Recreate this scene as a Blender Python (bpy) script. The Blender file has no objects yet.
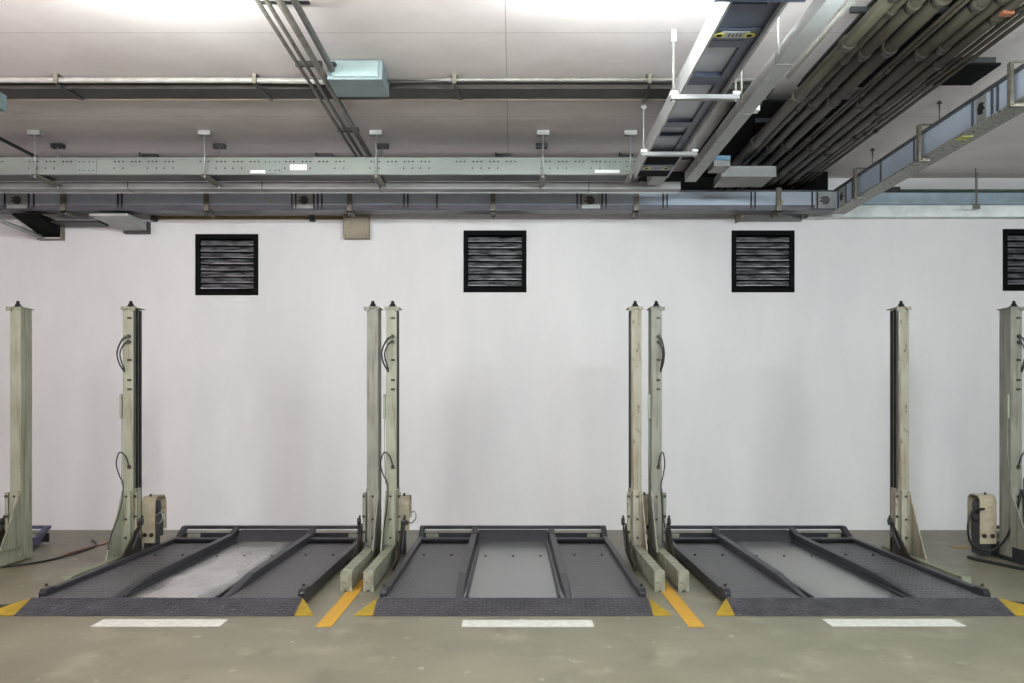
import bpy, bmesh, math, random
from mathutils import Vector
random.seed(4)
S = bpy.context.scene
C = S.collection
CAM = 1.74                       # camera height
# ---------------------------------------------------------------- camera
cd = bpy.data.cameras.new('camera'); co = bpy.data.objects.new('camera', cd); C.objects.link(co)
co.location = (0, 0, CAM); co.rotation_euler = (math.pi/2, 0, 0)
cd.sensor_width = 36; cd.lens = 36*1000/1024; cd.shift_y = 61.5/1024; cd.shift_x = -1/1024
cd.clip_start = .05; cd.clip_end = 200
S.camera = co
# ---------------------------------------------------------------- world, exposure
w = bpy.data.worlds.new('world'); S.world = w; w.use_nodes = True
w.node_tree.nodes['Background'].inputs[0].default_value = (.8, .85, .9, 1)
w.node_tree.nodes['Background'].inputs[1].default_value = .05
S.view_settings.view_transform = 'Standard'; S.view_settings.look = 'None'
S.view_settings.gamma = 1; S.view_settings.exposure = -.2; S.view_settings.use_curve_mapping = False
CEIL = CAM + 3.08
WALL = 13.7
WARM, NEUT, COOL = (1, .89, .91), (.98, .99, 1), (.86, .98, 1)
# (x, y, colour, watts per tube, how far below the ceiling) of each tube luminaire
LAMPS = [(-2.5, 6.8, (.93, 1, .97), 64, .30), (.9, 6.8, (.93, 1, 1), 64, .30), (-5.9, 6.6, (1, .88, .92), 35, .3)]
for iy, ly in enumerate((5.6, -.5)):  # added fill rows, placed and powered to brighten ceiling and wall
    for ix, lx in enumerate((-7.8, -4.4, -1.0, 2.4, 5.8)):
        LAMPS.append((lx, ly, (WARM, WARM, NEUT, COOL, COOL)[ix], (44, 40, 42, 72, 110)[ix]*(1, 1.1)[iy], (.72, 1.2)[iy]))

# ---------------------------------------------------------------- materials
def srgb(c): return tuple(((v/255)/12.92 if v/255 <= .04045 else ((v/255+.055)/1.055)**2.4) for v in c)
MATS = {}
def mat(name, col, rough=.6, metal=0., col2=None, scale=4., stretch=(1, 1, 1), lo=.4, hi=.65, bump=0., bscale=60., spec=.5, detail=6):
    if name in MATS: return MATS[name]
    m = bpy.data.materials.new(name); m.use_nodes = True; nt = m.node_tree; N = nt.nodes; L = nt.links
    b = N['Principled BSDF']
    b.inputs['Roughness'].default_value = rough; b.inputs['Metallic'].default_value = metal
    b.inputs['Specular IOR Level'].default_value = spec
    c1 = (*srgb(col), 1)
    tc = N.new('ShaderNodeTexCoord'); mp = N.new('ShaderNodeMapping'); mp.inputs['Scale'].default_value = stretch
    L.new(tc.outputs['Object'], mp.inputs['Vector'])
    if col2 is None: col2 = tuple(v*.9 for v in col)
    no = N.new('ShaderNodeTexNoise'); no.inputs['Scale'].default_value = scale; no.inputs['Detail'].default_value = detail
    no.inputs['Roughness'].default_value = .6
    L.new(mp.outputs[0], no.inputs['Vector'])
    cr = N.new('ShaderNodeValToRGB'); cr.color_ramp.elements[0].position = lo; cr.color_ramp.elements[1].position = hi
    cr.color_ramp.elements[0].color = c1; cr.color_ramp.elements[1].color = (*srgb(col2), 1)
    L.new(no.outputs['Fac'], cr.inputs['Fac']); L.new(cr.outputs['Color'], b.inputs['Base Color'])
    if bump:
        n2 = N.new('ShaderNodeTexNoise'); n2.inputs['Scale'].default_value = bscale; n2.inputs['Detail'].default_value = 4
        L.new(tc.outputs['Object'], n2.inputs['Vector'])
        bu = N.new('ShaderNodeBump'); bu.inputs['Strength'].default_value = bump; bu.inputs['Distance'].default_value = .01
        L.new(n2.outputs['Fac'], bu.inputs['Height']); L.new(bu.outputs[0], b.inputs['Normal'])
    MATS[name] = m
    return m
def add_layer(m, col, scale, stretch, lo, hi, seed=0., detail=6):
    """a second noise-driven stain colour on top of a material"""
    nt = m.node_tree; N = nt.nodes; L = nt.links; b = N['Principled BSDF']
    src = b.inputs['Base Color'].links[0].from_socket
    tc = N.new('ShaderNodeTexCoord'); mp = N.new('ShaderNodeMapping'); mp.inputs['Scale'].default_value = stretch
    mp.inputs['Location'].default_value = (seed, seed*1.7, seed*.3)
    no = N.new('ShaderNodeTexNoise'); no.inputs['Scale'].default_value = scale; no.inputs['Detail'].default_value = detail
    cr = N.new('ShaderNodeValToRGB'); cr.color_ramp.elements[0].position = lo; cr.color_ramp.elements[1].position = hi
    mx = N.new('ShaderNodeMix'); mx.data_type = 'RGBA'
    L.new(tc.outputs['Object'], mp.inputs[0]); L.new(mp.outputs[0], no.inputs['Vector']); L.new(no.outputs['Fac'], cr.inputs[0])
    L.new(cr.outputs['Color'], mx.inputs[0]); L.new(src, mx.inputs[6]); mx.inputs[7].default_value = (*srgb(col), 1)
    L.new(mx.outputs[2], b.inputs['Base Color'])
    return m
def emis(name, col, strength):
    m = bpy.data.materials.new(name); m.use_nodes = True; b = m.node_tree.nodes['Principled BSDF']
    b.inputs['Emission Color'].default_value = (*col, 1); b.inputs['Emission Strength'].default_value = strength
    return m

M_wall = mat('wall_paint', (219, 216, 216), .75, col2=(211, 208, 209), scale=.7, stretch=(1.4, 1, .5), bump=.08, bscale=30)
M_ceil = mat('ceiling_paint', (228, 220, 219), .85, col2=(216, 208, 206), scale=1.1, bump=.1, bscale=12)
M_sidewall = mat('side_wall_paint', (205, 203, 200), .85)
M_floor = mat('floor_concrete', (112, 106, 88), .42, col2=(95, 90, 75), scale=1.3, bump=.05, bscale=40, lo=.35, hi=.7)
add_layer(M_floor, (128, 122, 103), 3, (1, .7, 1), .56, .74, 3.1)
add_layer(M_floor, (84, 77, 62), 2.2, (1, .7, 1), .6, .8, 7.7)
M_post = mat('post_paint', (148, 149, 131), .5, col2=(124, 125, 106), scale=7, stretch=(1, 1, .3), bump=.05)
add_layer(M_post, (96, 84, 62), 24, (1, 1, .05), .53, .7, 2.2)
add_layer(M_post, (80, 70, 54), 20, (1, 1, .5), .66, .74, 5.2)
M_post_old = mat('post_paint_rusty', (148, 144, 128), .5, col2=(132, 124, 106), scale=7, stretch=(1, 1, .3), bump=.05)
add_layer(M_post_old, (100, 78, 56), 24, (1, 1, .05), .52, .7, 4.2)
add_layer(M_post_old, (70, 52, 38), 20, (1, 1, .5), .62, .72, 1.2)
M_post_grey = mat('post_paint_grey', (132, 131, 120), .5, col2=(108, 106, 96), scale=7, stretch=(1, 1, .3), bump=.05)
add_layer(M_post_grey, (92, 82, 64), 22, (1, 1, .05), .56, .7, 6.2)
M_beam = mat('beam_paint', (136, 136, 120), .55, col2=(112, 110, 94), scale=9, bump=.1)
add_layer(M_beam, (92, 84, 68), 18, (1, .5, 1), .58, .7, 3.)
M_beam_out = mat('outer_beam_paint', (122, 123, 104), .6, col2=(104, 104, 86), scale=9)
M_grease = mat('greasy_channel', (26, 25, 24), .35, col2=(44, 40, 32), scale=14, stretch=(1, 1, .2))
M_black = mat('black_rubber', (22, 22, 23), .5)
M_dark = mat('dark_steel', (48, 48, 51), .5, .3, col2=(38, 38, 41), scale=10)
M_bolt = mat('bolt_steel', (66, 58, 48), .5, .5, col2=(40, 32, 26), scale=40)
M_beige = mat('motor_beige', (172, 160, 138), .5, col2=(150, 138, 114), scale=9)
add_layer(M_beige, (134, 92, 56), 14, (1, 1, .7), .62, .74, 8.)
M_rail = mat('platform_rail_paint', (44, 43, 48), .42, .3, col2=(34, 33, 38), scale=9, bump=.05)
M_railv = mat('platform_rail_violet', (86, 84, 108), .42, .3, col2=(70, 68, 92), scale=9)
M_yellow = mat('yellow_paint', (176, 130, 30), .55, col2=(158, 120, 28), scale=14, lo=.45, hi=.75)
add_layer(M_yellow, (128, 110, 54), 22, (1, .4, 1), .62, .74, 2.)
M_fin = mat('olive_yellow_paint', (150, 122, 26), .5, col2=(120, 98, 24), scale=9)
M_white = mat('white_paint', (190, 188, 181), .6, col2=(168, 166, 157), scale=16)
M_green = mat('green_tray_zinc', (122, 128, 122), .45, .3, col2=(112, 118, 112), scale=2.5, stretch=(.5, 1, 1))
M_greenj = mat('green_tray_joint', (122, 132, 125), .45, .3, col2=(114, 124, 118), scale=6)
M_mattblack = mat('matt_black', (20, 20, 20), .9, spec=.1)  # shared by holes, black parts and the painted shade pieces
M_bus = mat('busway_blue_grey', (174, 183, 197), .38, .15, col2=(160, 169, 184), scale=2, stretch=(.4, 1, 1))
M_busd = mat('busway_flange', (84, 86, 90), .45, .4, col2=(66, 68, 72), scale=20)
M_buslite = mat('busway_flange_speckled', (150, 150, 142), .5, .3, col2=(44, 42, 38), scale=26, stretch=(1, 1, 1), lo=.56, hi=.62)
M_strap = mat('hanger_strap', (126, 122, 112), .5, .4, col2=(100, 92, 78), scale=20)
M_galv = mat('galvanised', (168, 170, 168), .4, .5, col2=(150, 152, 150), scale=12)
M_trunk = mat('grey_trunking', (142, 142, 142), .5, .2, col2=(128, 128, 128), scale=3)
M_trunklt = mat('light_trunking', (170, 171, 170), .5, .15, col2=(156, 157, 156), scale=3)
M_dktrunk = mat('dark_trunking', (54, 50, 44), .6, .2, col2=(42, 39, 34), scale=4)
M_condu = mat('steel_conduit', (104, 100, 94), .4, .4, col2=(82, 78, 72), scale=8)
M_conlt = mat('light_conduit', (176, 176, 170), .5, .2, col2=(156, 154, 148), scale=8)
M_pipe = mat('brown_pipe', (56, 50, 41), .5, .15, col2=(38, 33, 27), scale=5, stretch=(1, .4, 1))
add_layer(M_pipe, (84, 78, 68), 9, (1, .5, 1), .66, .76, 2.)
M_pipeg = mat('green_grey_pipe', (68, 64, 52), .5, .15, col2=(48, 45, 36), scale=5, stretch=(1, .4, 1))
M_box = mat('blue_grey_box', (122, 138, 142), .5, .1, col2=(112, 127, 131), scale=5)
M_boxlt = mat('blue_grey_lid', (142, 160, 160), .5, .1, col2=(132, 149, 149), scale=5)
M_blue = mat('blue_tray', (58, 67, 88), .4, .3, col2=(42, 50, 70), scale=4)
M_bpanel = mat('tray_panel', (184, 187, 198), .4, .15, col2=(168, 171, 184), scale=3)
M_ringy = mat('yellow_print', (196, 190, 92), .6)
M_label = mat('label_grey', (160, 164, 168), .6)
M_sticker = mat('white_sticker', (240, 240, 238), .6)
M_brownbox = mat('brown_grey_box', (140, 130, 112), .55, .1, col2=(126, 116, 98), scale=9)
M_ochre = mat('ochre_conduit', (128, 108, 66), .5, .2, col2=(104, 88, 56), scale=9)
M_slat = mat('louvre_slat', (128, 128, 130), .35, .3, col2=(34, 34, 36), scale=2.2, stretch=(1.6, 1, 12), lo=.42, hi=.6)  # light and dark streaks paint reflections onto the slats
M_vframe = mat('vent_frame', (9, 9, 10), .8, spec=.12)
M_orange = mat('orange_cable', (150, 92, 62), .5)
M_bluecap = mat('blue_cap', (96, 134, 164), .5)
M_whiteband = mat('white_ledge', (234, 238, 238), .6)
M_bluewall = mat('blue_grey_duct', (150, 166, 180), .5)

def track_mat(name, col, ribs):
    m = mat(name, col, .42, .35, col2=tuple(v*.86 for v in col), scale=3)
    nt = m.node_tree; N = nt.nodes; L = nt.links; b = N['Principled BSDF']
    tc = N.new('ShaderNodeTexCoord')
    wv = N.new('ShaderNodeTexWave'); wv.wave_type = 'BANDS'; wv.bands_direction = 'X'; wv.inputs['Scale'].default_value = 7
    wv2 = N.new('ShaderNodeTexWave'); wv2.wave_type = 'BANDS'; wv2.bands_direction = 'Y'; wv2.inputs['Scale'].default_value = 3
    mu = N.new('ShaderNodeMath'); mu.operation = 'MULTIPLY'
    L.new(tc.outputs['Object'], wv.inputs['Vector']); L.new(tc.outputs['Object'], wv2.inputs['Vector'])
    L.new(wv.outputs['Fac'], mu.inputs[0]); L.new(wv2.outputs['Fac'], mu.inputs[1])
    bu = N.new('ShaderNodeBump'); bu.inputs['Strength'].default_value = ribs; bu.inputs['Distance'].default_value = .03
    L.new(mu.outputs[0], bu.inputs['Height']); L.new(bu.outputs[0], b.inputs['Normal'])
    return m
M_track = track_mat('wheel_track', (72, 70, 73), .12)
M_trackr = track_mat('ribbed_wheel_track', (92, 91, 94), 1.)
M_ramp = mat('ramp_plate', (74, 72, 77), .45, .3, col2=(62, 60, 65), scale=5)

def centre_mat(name, light, dark, hw):
    """painted-in wall and rail reflections: bright middle, dark irregular outline in platform coordinates"""
    m = mat(name, light, .2, .2, col2=tuple(v*.88 for v in light), scale=2.2, stretch=(1, .6, 1))
    nt = m.node_tree; N = nt.nodes; L = nt.links; b = N['Principled BSDF']
    src = b.inputs['Base Color'].links[0].from_socket
    tc = N.new('ShaderNodeTexCoord'); sp = N.new('ShaderNodeSeparateXYZ'); L.new(tc.outputs['Object'], sp.inputs[0])
    no = N.new('ShaderNodeTexNoise'); no.inputs['Scale'].default_value = 1.6; no.inputs['Detail'].default_value = 3
    L.new(tc.outputs['Object'], no.inputs['Vector'])
    ab = N.new('ShaderNodeMath'); ab.operation = 'ABSOLUTE'; L.new(sp.outputs['X'], ab.inputs[0])
    ad = N.new('ShaderNodeMath'); ad.operation = 'MULTIPLY_ADD'; ad.inputs[1].default_value = .35
    L.new(no.outputs['Fac'], ad.inputs[0]); L.new(ab.outputs[0], ad.inputs[2])
    mr = N.new('ShaderNodeMapRange'); mr.inputs[1].default_value = hw+.12; mr.inputs[2].default_value = hw+.24
    L.new(ad.outputs[0], mr.inputs[0])
    mx = N.new('ShaderNodeMix'); mx.data_type = 'RGBA'; mx.inputs[7].default_value = (*srgb(dark), 1)
    L.new(mr.outputs[0], mx.inputs[0]); L.new(src, mx.inputs[6]); L.new(mx.outputs[2], b.inputs['Base Color'])
    return m

add_layer(M_floor, (152, 152, 134), 9, (1, .6, 1), .66, .76, 11.)
add_layer(M_floor, (84, 78, 64), 7, (1, .6, 1), .68, .8, 17.)
# ---------------------------------------------------------------- mesh helpers
class MB:
    def __init__(s): s.bm = bmesh.new(); s.mi = 0
    def use(s, i): s.mi = i; return s
    def poly(s, pts):
        f = s.bm.faces.new([s.bm.verts.new(p) for p in pts]); f.material_index = s.mi; return s
    def hexa(s, p):                     # 8 points: bottom ring 0-3, top ring 4-7
        v = [s.bm.verts.new(q) for q in p]
        for a in ((3, 2, 1, 0), (4, 5, 6, 7), (0, 1, 5, 4), (1, 2, 6, 5), (2, 3, 7, 6), (3, 0, 4, 7)):
            f = s.bm.faces.new([v[i] for i in a]); f.material_index = s.mi
        return s
    def box(s, x0, x1, y0, y1, z0, z1):
        if x0 > x1: x0, x1 = x1, x0
        if y0 > y1: y0, y1 = y1, y0
        if z0 > z1: z0, z1 = z1, z0
        return s.hexa([(x0, y0, z0), (x1, y0, z0), (x1, y1, z0), (x0, y1, z0), (x0, y0, z1), (x1, y0, z1), (x1, y1, z1), (x0, y1, z1)])
    def extrude(s, prof, axis, a, b):    # profile in the two other axes, extruded along axis from a to b
        def P(u, v, t): return {'x': (t, u, v), 'y': (u, t, v), 'z': (u, v, t)}[axis]
        A = [s.bm.verts.new(P(u, v, a)) for u, v in prof]; B = [s.bm.verts.new(P(u, v, b)) for u, v in prof]
        n = len(prof)
        fs = [s.bm.faces.new(A), s.bm.faces.new(list(reversed(B)))]
        for i in range(n): fs.append(s.bm.faces.new([A[i], B[i], B[(i+1) % n], A[(i+1) % n]]))
        for f in fs: f.material_index = s.mi
        return s
    def tube(s, pts, r, n=10, smooth=0, cap=True):
        pts = [Vector(p) for p in pts]
        if smooth:
            out = []
            for i in range(len(pts)-1):
                p0 = pts[max(i-1, 0)]; p1 = pts[i]; p2 = pts[i+1]; p3 = pts[min(i+2, len(pts)-1)]
                for k in range(smooth):
                    t = k/smooth
                    out.append(.5*((2*p1)+(-p0+p2)*t+(2*p0-5*p1+4*p2-p3)*t*t+(-p0+3*p1-3*p2+p3)*t**3))
            out.append(pts[-1]); pts = out
        rings = []
        for i, p in enumerate(pts):
            d = (pts[min(i+1, len(pts)-1)]-pts[max(i-1, 0)]).normalized()
            up = Vector((0, 0, 1)) if abs(d.z) < .9 else Vector((0, 1, 0))
            if smooth and abs(d.z) >= .9: up = Vector((0, 1, 0))
            a = d.cross(up).normalized(); b = d.cross(a).normalized()
            rings.append([s.bm.verts.new(p+a*r*math.cos(2*math.pi*k/n)+b*r*math.sin(2*math.pi*k/n)) for k in range(n)])
        for A, B in zip(rings, rings[1:]):
            # match twisting between neighbouring frames
            best = min(range(n), key=lambda o: (A[0].co-B[o].co).length)
            rev = (A[1].co-B[(best+1) % n].co).length > (A[1].co-B[(best-1) % n].co).length
            B2 = [B[(best+(-k if rev else k)) % n] for k in range(n)]
            B[:] = B2
            for k in range(n):
                f = s.bm.faces.new([A[k], A[(k+1) % n], B[(k+1) % n], B[k]]); f.material_index = s.mi; f.smooth = True
        if cap:
            for R in (rings[0], rings[-1]):
                f = s.bm.faces.new(R); f.material_index = s.mi
        return s
    def lathe(s, prof, c=(0, 0, 0), axis='z', n=14):   # (radius, height) list
        rings = []
        for r, h in prof:
            ring = []
            for k in range(n):
                a = 2*math.pi*k/n; u = r*math.cos(a); v = r*math.sin(a)
                q = {'z': (u, v, h), 'y': (u, h, v), 'x': (h, u, v)}[axis]
                ring.append(s.bm.verts.new((c[0]+q[0], c[1]+q[1], c[2]+q[2])))
            rings.append(ring)
        for A, B in zip(rings, rings[1:]):
            for k in range(n):
                f = s.bm.faces.new([A[k], A[(k+1) % n], B[(k+1) % n], B[k]]); f.material_index = s.mi; f.smooth = True
        for R in (rings[0], rings[-1]):
            f = s.bm.faces.new(R); f.material_index = s.mi
        return s
    def build(s, name, mats, parent=None, origin=None, bevel=0.):
        if not isinstance(mats, (list, tuple)): mats = [mats]
        org = Vector(origin) if origin is not None else Vector((0, 0, 0))
        if parent is not None and origin is None: org = world_loc(parent)
        bmesh.ops.recalc_face_normals(s.bm, faces=s.bm.faces)
        bmesh.ops.translate(s.bm, verts=s.bm.verts, vec=-org)
        me = bpy.data.meshes.new(name); s.bm.to_mesh(me); s.bm.free()
        for m in mats: me.materials.append(m)
        o = bpy.data.objects.new(name, me); C.objects.link(o)
        if parent is not None:
            o.parent = parent; o.location = org-world_loc(parent)
        else: o.location = org
        if bevel:
            b = o.modifiers.new('bevel', 'BEVEL'); b.width = bevel; b.segments = 2; b.limit_method = 'ANGLE'
        return o
def world_loc(o):
    v = Vector(o.location)
    return v if o.parent is None else v+world_loc(o.parent)
def tag(o, label, cat, group=None):
    o['label'] = label; o['category'] = cat
    if group: o['group'] = group
    return o
def thing(name, loc, label, cat, group=None):
    o = bpy.data.objects.new(name, None); C.objects.link(o); o.location = loc; o.empty_display_size = .1
    return tag(o, label, cat, group)
def struct(name, mb, m, origin=(0, 0, 0)):
    o = mb.build(name, m, origin=origin); o['kind'] = 'structure'; return o
def H(h): return CAM+h

# ---------------------------------------------------------------- room
XL, XR, YB = -11., 11., -5.
struct('floor', MB().box(XL, XR, YB, WALL+.4, -.2, 0), M_floor)
struct('wall_left', MB().box(XL-.2, XL, YB, WALL+.4, 0, CEIL), M_sidewall)
struct('wall_right', MB().box(XR, XR+.2, YB, WALL+.4, 0, CEIL), M_sidewall)
struct('wall_front', MB().box(XL-.2, XR+.2, YB-.2, YB, 0, CEIL), M_sidewall)
# ceiling with cast panel joints
def ceiling_material():
    m = M_ceil; nt = m.node_tree; N = nt.nodes; L = nt.links; b = N['Principled BSDF']
    src = b.inputs['Base Color'].links[0].from_socket
    tc = N.new('ShaderNodeTexCoord'); sp = N.new('ShaderNodeSeparateXYZ'); L.new(tc.outputs['Object'], sp.inputs[0])
    def line(sock, period, off, wid):
        a = N.new('ShaderNodeMath'); a.operation = 'ADD'; a.inputs[1].default_value = off; L.new(sock, a.inputs[0])
        p = N.new('ShaderNodeMath'); p.operation = 'PINGPONG'; p.inputs[1].default_value = period/2; L.new(a.outputs[0], p.inputs[0])
        c = N.new('ShaderNodeMath'); c.operation = 'LESS_THAN'; c.inputs[1].default_value = wid; L.new(p.outputs[0], c.inputs[0])
        return c
    l1 = line(sp.outputs['Y'], 2.44, -8.32, .006); l2 = line(sp.outputs['X'], 40., .06, .005)
    mx = N.new('ShaderNodeMath'); mx.operation = 'MAXIMUM'; L.new(l1.outputs[0], mx.inputs[0]); L.new(l2.outputs[0], mx.inputs[1])
    mu = N.new('ShaderNodeMath'); mu.operation = 'MULTIPLY'; mu.inputs[1].default_value = .45; L.new(mx.outputs[0], mu.inputs[0])
    mi = N.new('ShaderNodeMix'); mi.data_type = 'RGBA'; mi.inputs[7].default_value = (*srgb((120, 116, 110)), 1)
    L.new(mu.outputs[0], mi.inputs[0]); L.new(src, mi.inputs[6]); L.new(mi.outputs[2], b.inputs['Base Color'])
ceiling_material()
struct('ceiling', MB().box(XL, XR, YB, WALL+.4, CEIL, CEIL+.2), M_ceil)
# back wall with four vent openings
VENTS = [(-3.92, 3.215, 4.055), (-.247, 3.255, 4.105), (3.425, 3.255, 4.105), (7.14, 3.275, 4.125)]
HWV = .432
wb = MB(); xs = XL
for vx, z0, z1 in VENTS:
    wb.box(xs, vx-HWV, WALL, WALL+.3, 0, CEIL)
    wb.box(vx-HWV, vx+HWV, WALL, WALL+.3, 0, z0)
    wb.box(vx-HWV, vx+HWV, WALL, WALL+.3, z1, CEIL)
    xs = vx+HWV
wb.box(xs, XR, WALL, WALL+.3, 0, CEIL)
wb.box(XL, XR, WALL+.3, WALL+.4, 0, CEIL)
struct('wall_back', wb, M_wall)

# ---------------------------------------------------------------- vents
VL = ['black louvred wall vent at the far left, above the single lift post',
      'black louvred wall vent at the middle of the white wall',
      'black louvred wall vent between the middle and right lifts, under the brown pipe bundle',
      'black louvred wall vent cut off by the right edge of the picture']
for (vx, z0, z1), lab in zip(VENTS, VL):
    t = thing('wall_vent', (vx, WALL, z0), lab, 'vent', 'louvred vents high on the white wall')
    f = MB(); x0, x1 = vx-HWV+.002, vx+HWV-.002; z0 += .002; z1 -= .002; d = WALL+.16; tk = .062
    f.box(x0, x0+tk, WALL-.012, d, z0, z1); f.box(x1-tk, x1, WALL-.012, d, z0, z1)
    f.box(x0+tk, x1-tk, WALL-.012, d, z0, z0+tk); f.box(x0+tk, x1-tk, WALL-.012, d, z1-tk, z1)
    f.box(x0+tk, x1-tk, d-.02, d, z0+tk, z1-tk)
    f.build('frame', M_vframe, t)
    n = 8; zz0 = z0+tk+.02; pit = (z1-z0-2*tk-.03)/n
    for i in range(n):
        zc = zz0+pit*(i+.5); s = MB(); a = .035; b_ = .036
        s.hexa([(x0+tk, WALL+.02, zc-a), (x1-tk, WALL+.02, zc-a), (x1-tk, WALL+.06, zc+a-.01), (x0+tk, WALL+.06, zc+a-.01),
                (x0+tk, WALL+.02, zc-a+.008), (x1-tk, WALL+.02, zc-a+.008), (x1-tk, WALL+.06, zc+a-.002), (x0+tk, WALL+.06, zc+a-.002)])
        s.build('slat', M_slat, t)

# ---------------------------------------------------------------- floor paint
def paint(name, x0, x1, y0, y1, m, label, cat, group, skew=0):
    mb = MB().hexa([(x0, y0, .0005), (x1, y0, .0005), (x1+skew, y1, .0005), (x0+skew, y1, .0005),
                    (x0, y0, .004), (x1, y0, .004), (x1+skew, y1, .004), (x0+skew, y1, .004)])
    return tag(mb.build(name, m, origin=((x0+x1)/2, (y0+y1)/2, 0)), label, cat, group)
g = 'white bay markings painted in front of the ramps'
paint('floor_line', -3.285, -2.285, 7.77, 8.03, M_white, 'white painted floor line in front of the left platform ramp', 'floor marking', g)
paint('floor_line', -.40, .63, 7.76, 8.0, M_white, 'white painted floor line in front of the middle platform ramp', 'floor marking', g)
paint('floor_line', 2.485, 3.53, 7.78, 8.04, M_white, 'white painted floor line in front of the right platform ramp', 'floor marking', g)
g = 'yellow stripes between neighbouring lifts'
paint('floor_stripe', -1.535, -1.41, 7.76, 12.4, M_yellow, 'yellow floor stripe between the left and middle platforms', 'floor marking', g)
paint('floor_stripe', 1.365, 1.49, 7.76, 12.4, M_yellow, 'yellow floor stripe between the middle and right platforms', 'floor marking', g)
paint('floor_stripe', 5.3, 5.75, 11.98, 12.12, M_yellow, 'short yellow floor mark beside the beige motor at the far right', 'floor marking', g)

# ---------------------------------------------------------------- lift platforms
def platform(cx, label, centre, tl, tr, fin_l, fin_r, rail, ramp=True):
    t = thing('lift_platform', (cx, 8.16, 0), label, 'car lift platform', 'black steel car lift platforms')
    W = 1.145; YF, YE = 8.47, 12.3; D = .078
    def X(v): return cx+v
    # ramp with raised studs
    r = MB(); r.hexa([(X(-W), 8.16, .002), (X(W), 8.16, .002), (X(W), YF, .002), (X(-W), YF, .002),
                      (X(-W), 8.16, .008), (X(W), 8.16, .008), (X(W), YF, .092), (X(-W), YF, .092)])
    nx, ny = 58, 7
    for i in range(nx):
        for j in range(ny):
            x = X(-W+.03+(2*W-.06)*i/(nx-1)); y = 8.19+.25*j/(ny-1); z = .008+(y-8.16)/.31*.084
            a = .010 if (i+j) % 2 else -.010
            r.hexa([(x-.006+a, y-.009, z-.003), (x+.006+a, y-.009, z-.003), (x+.006-a, y+.009, z+.002), (x-.006-a, y+.009, z+.002),
                    (x-.006+a, y-.009, z+.004), (x+.006+a, y-.009, z+.004), (x+.006-a, y+.009, z+.009), (x-.006-a, y+.009, z+.009)])
    r.build('ramp', M_ramp, t)
    for s, wf in ((-1, fin_l), (1, fin_r)):
        a = [(X(s*W), 8.165, .002), (X(s*(W+wf)), 8.165, .002), (X(s*(W+wf*.12)), YF+.02, .002)]
        b = [(X(s*W), 8.165, .008), (X(s*(W+wf)), 8.165, .004), (X(s*(W+.004)), YF, .09)]
        f = MB(); v = [f.bm.verts.new(p) for p in a+b]
        for q in ((0, 2, 1), (3, 4, 5), (0, 1, 4, 3), (1, 2, 5, 4), (2, 0, 3, 5)): f.bm.faces.new([v[k] for k in q])
        f.build('corner_fin', M_fin, t)
    # deck: two wheel tracks, centre panel
    IR = .47
    for s, m in ((-1, tl), (1, tr)):
        a, b = sorted((s*IR, s*(W-.03)))
        mb = MB().box(X(a), X(b), YF, 11.93, .04, D); mb.build('wheel_track', m, t)
        st = MB()   # wheel stop ridge with a sunk pan behind it
        st.extrude([(11.86, D), (11.9, .125), (12.02, .125), (12.04, .05), (12.28, .05), (12.28, .04), (11.86, .04)], 'x', X(a), X(b))
        st.build('wheel_stop', M_rail, t)
        MB().box(X(a), X(b), 11.85, 11.859, D, .112).build('black_strip', M_mattblack, t)  # black strip across the front of the wheel stop
        for k, (bx, by) in enumerate(((.2, 10.9), (.5, 10.9))):
            MB().lathe([(.014, D-.002), (.014, D+.012), (.006, D+.018)], (X(s*(IR+bx)), by, 0)).build('bolt', M_black, t)
    c = MB(); c.box(X(-IR), X(IR), YF, 12.26, .035, D-.004)
    c.build('centre_panel', centre, t)
    for bx in (-.3, 0, .3):
        MB().lathe([(.012, D-.004), (.012, D+.006)], (X(bx), 10.9, 0)).build('bolt', M_black, t)
    # side rails: box tube with a front stub, kinked up at the rear
    for s in (-1, 1):
        m = MB(); a, b = sorted((X(s*W), X(s*(W-.062))))
        m.extrude([(8.58, .03), (8.58, .11), (8.62, .138), (8.74, .142), (8.8, .125), (12.06, .13), (12.3, .225), (12.36, .225), (12.36, .19), (12.32, .17), (12.12, .08), (12.12, .03)], 'x', a, b)
        m.build('side_rail', rail, t, bevel=.008)
        k = MB(); k.lathe([(.014, 0), (.014, .02)], (X(s*(W-.03)), 8.67, .155)); k.build('bolt', M_bolt, t)
    # inner ridges: folded sheet with flat top tapering down at the front
    for s in (-1, 1):
        m = MB(); a = X(s*IR)-.047; b = X(s*IR)+.047
        m.hexa([(a, YF+.02, D-.02), (b, YF+.02, D-.02), (b, 9.35, D-.02), (a, 9.35, D-.02),
                (a+.03, YF+.02, D+.008), (b-.03, YF+.02, D+.008), (b-.012, 9.35, .15), (a+.012, 9.35, .15)])
        m.hexa([(a, 9.35, D-.02), (b, 9.35, D-.02), (b, 12.05, D-.02), (a, 12.05, D-.02),
                (a+.012, 9.35, .15), (b-.012, 9.35, .15), (b-.012, 12.05, .16), (a+.012, 12.05, .16)])
        m.hexa([(a, 12.05, D-.02), (b, 12.05, D-.02), (b, 12.3, D-.02), (a, 12.3, D-.02),
                (a+.012, 12.05, .16), (b-.012, 12.05, .16), (b-.012, 12.3, .215), (a+.012, 12.3, .215)])
        m.build('inner_ridge', rail, t, bevel=.006)
        q = MB(); q.box(X(s*(IR-.085)), X(s*(IR-.062)), 8.55, 12.2, D-.01, D+.012); q.build('seam_strip', M_black, t)
    # rear: top tube, back plate, solid centre
    MB().box(X(-W), X(W), 12.33, 12.39, .185, .226).build('rear_bar', rail, t, bevel=.008)
    MB().box(X(-W), X(W), 12.3, 12.33, .03, .142).build('rear_plate', M_rail, t)
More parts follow.
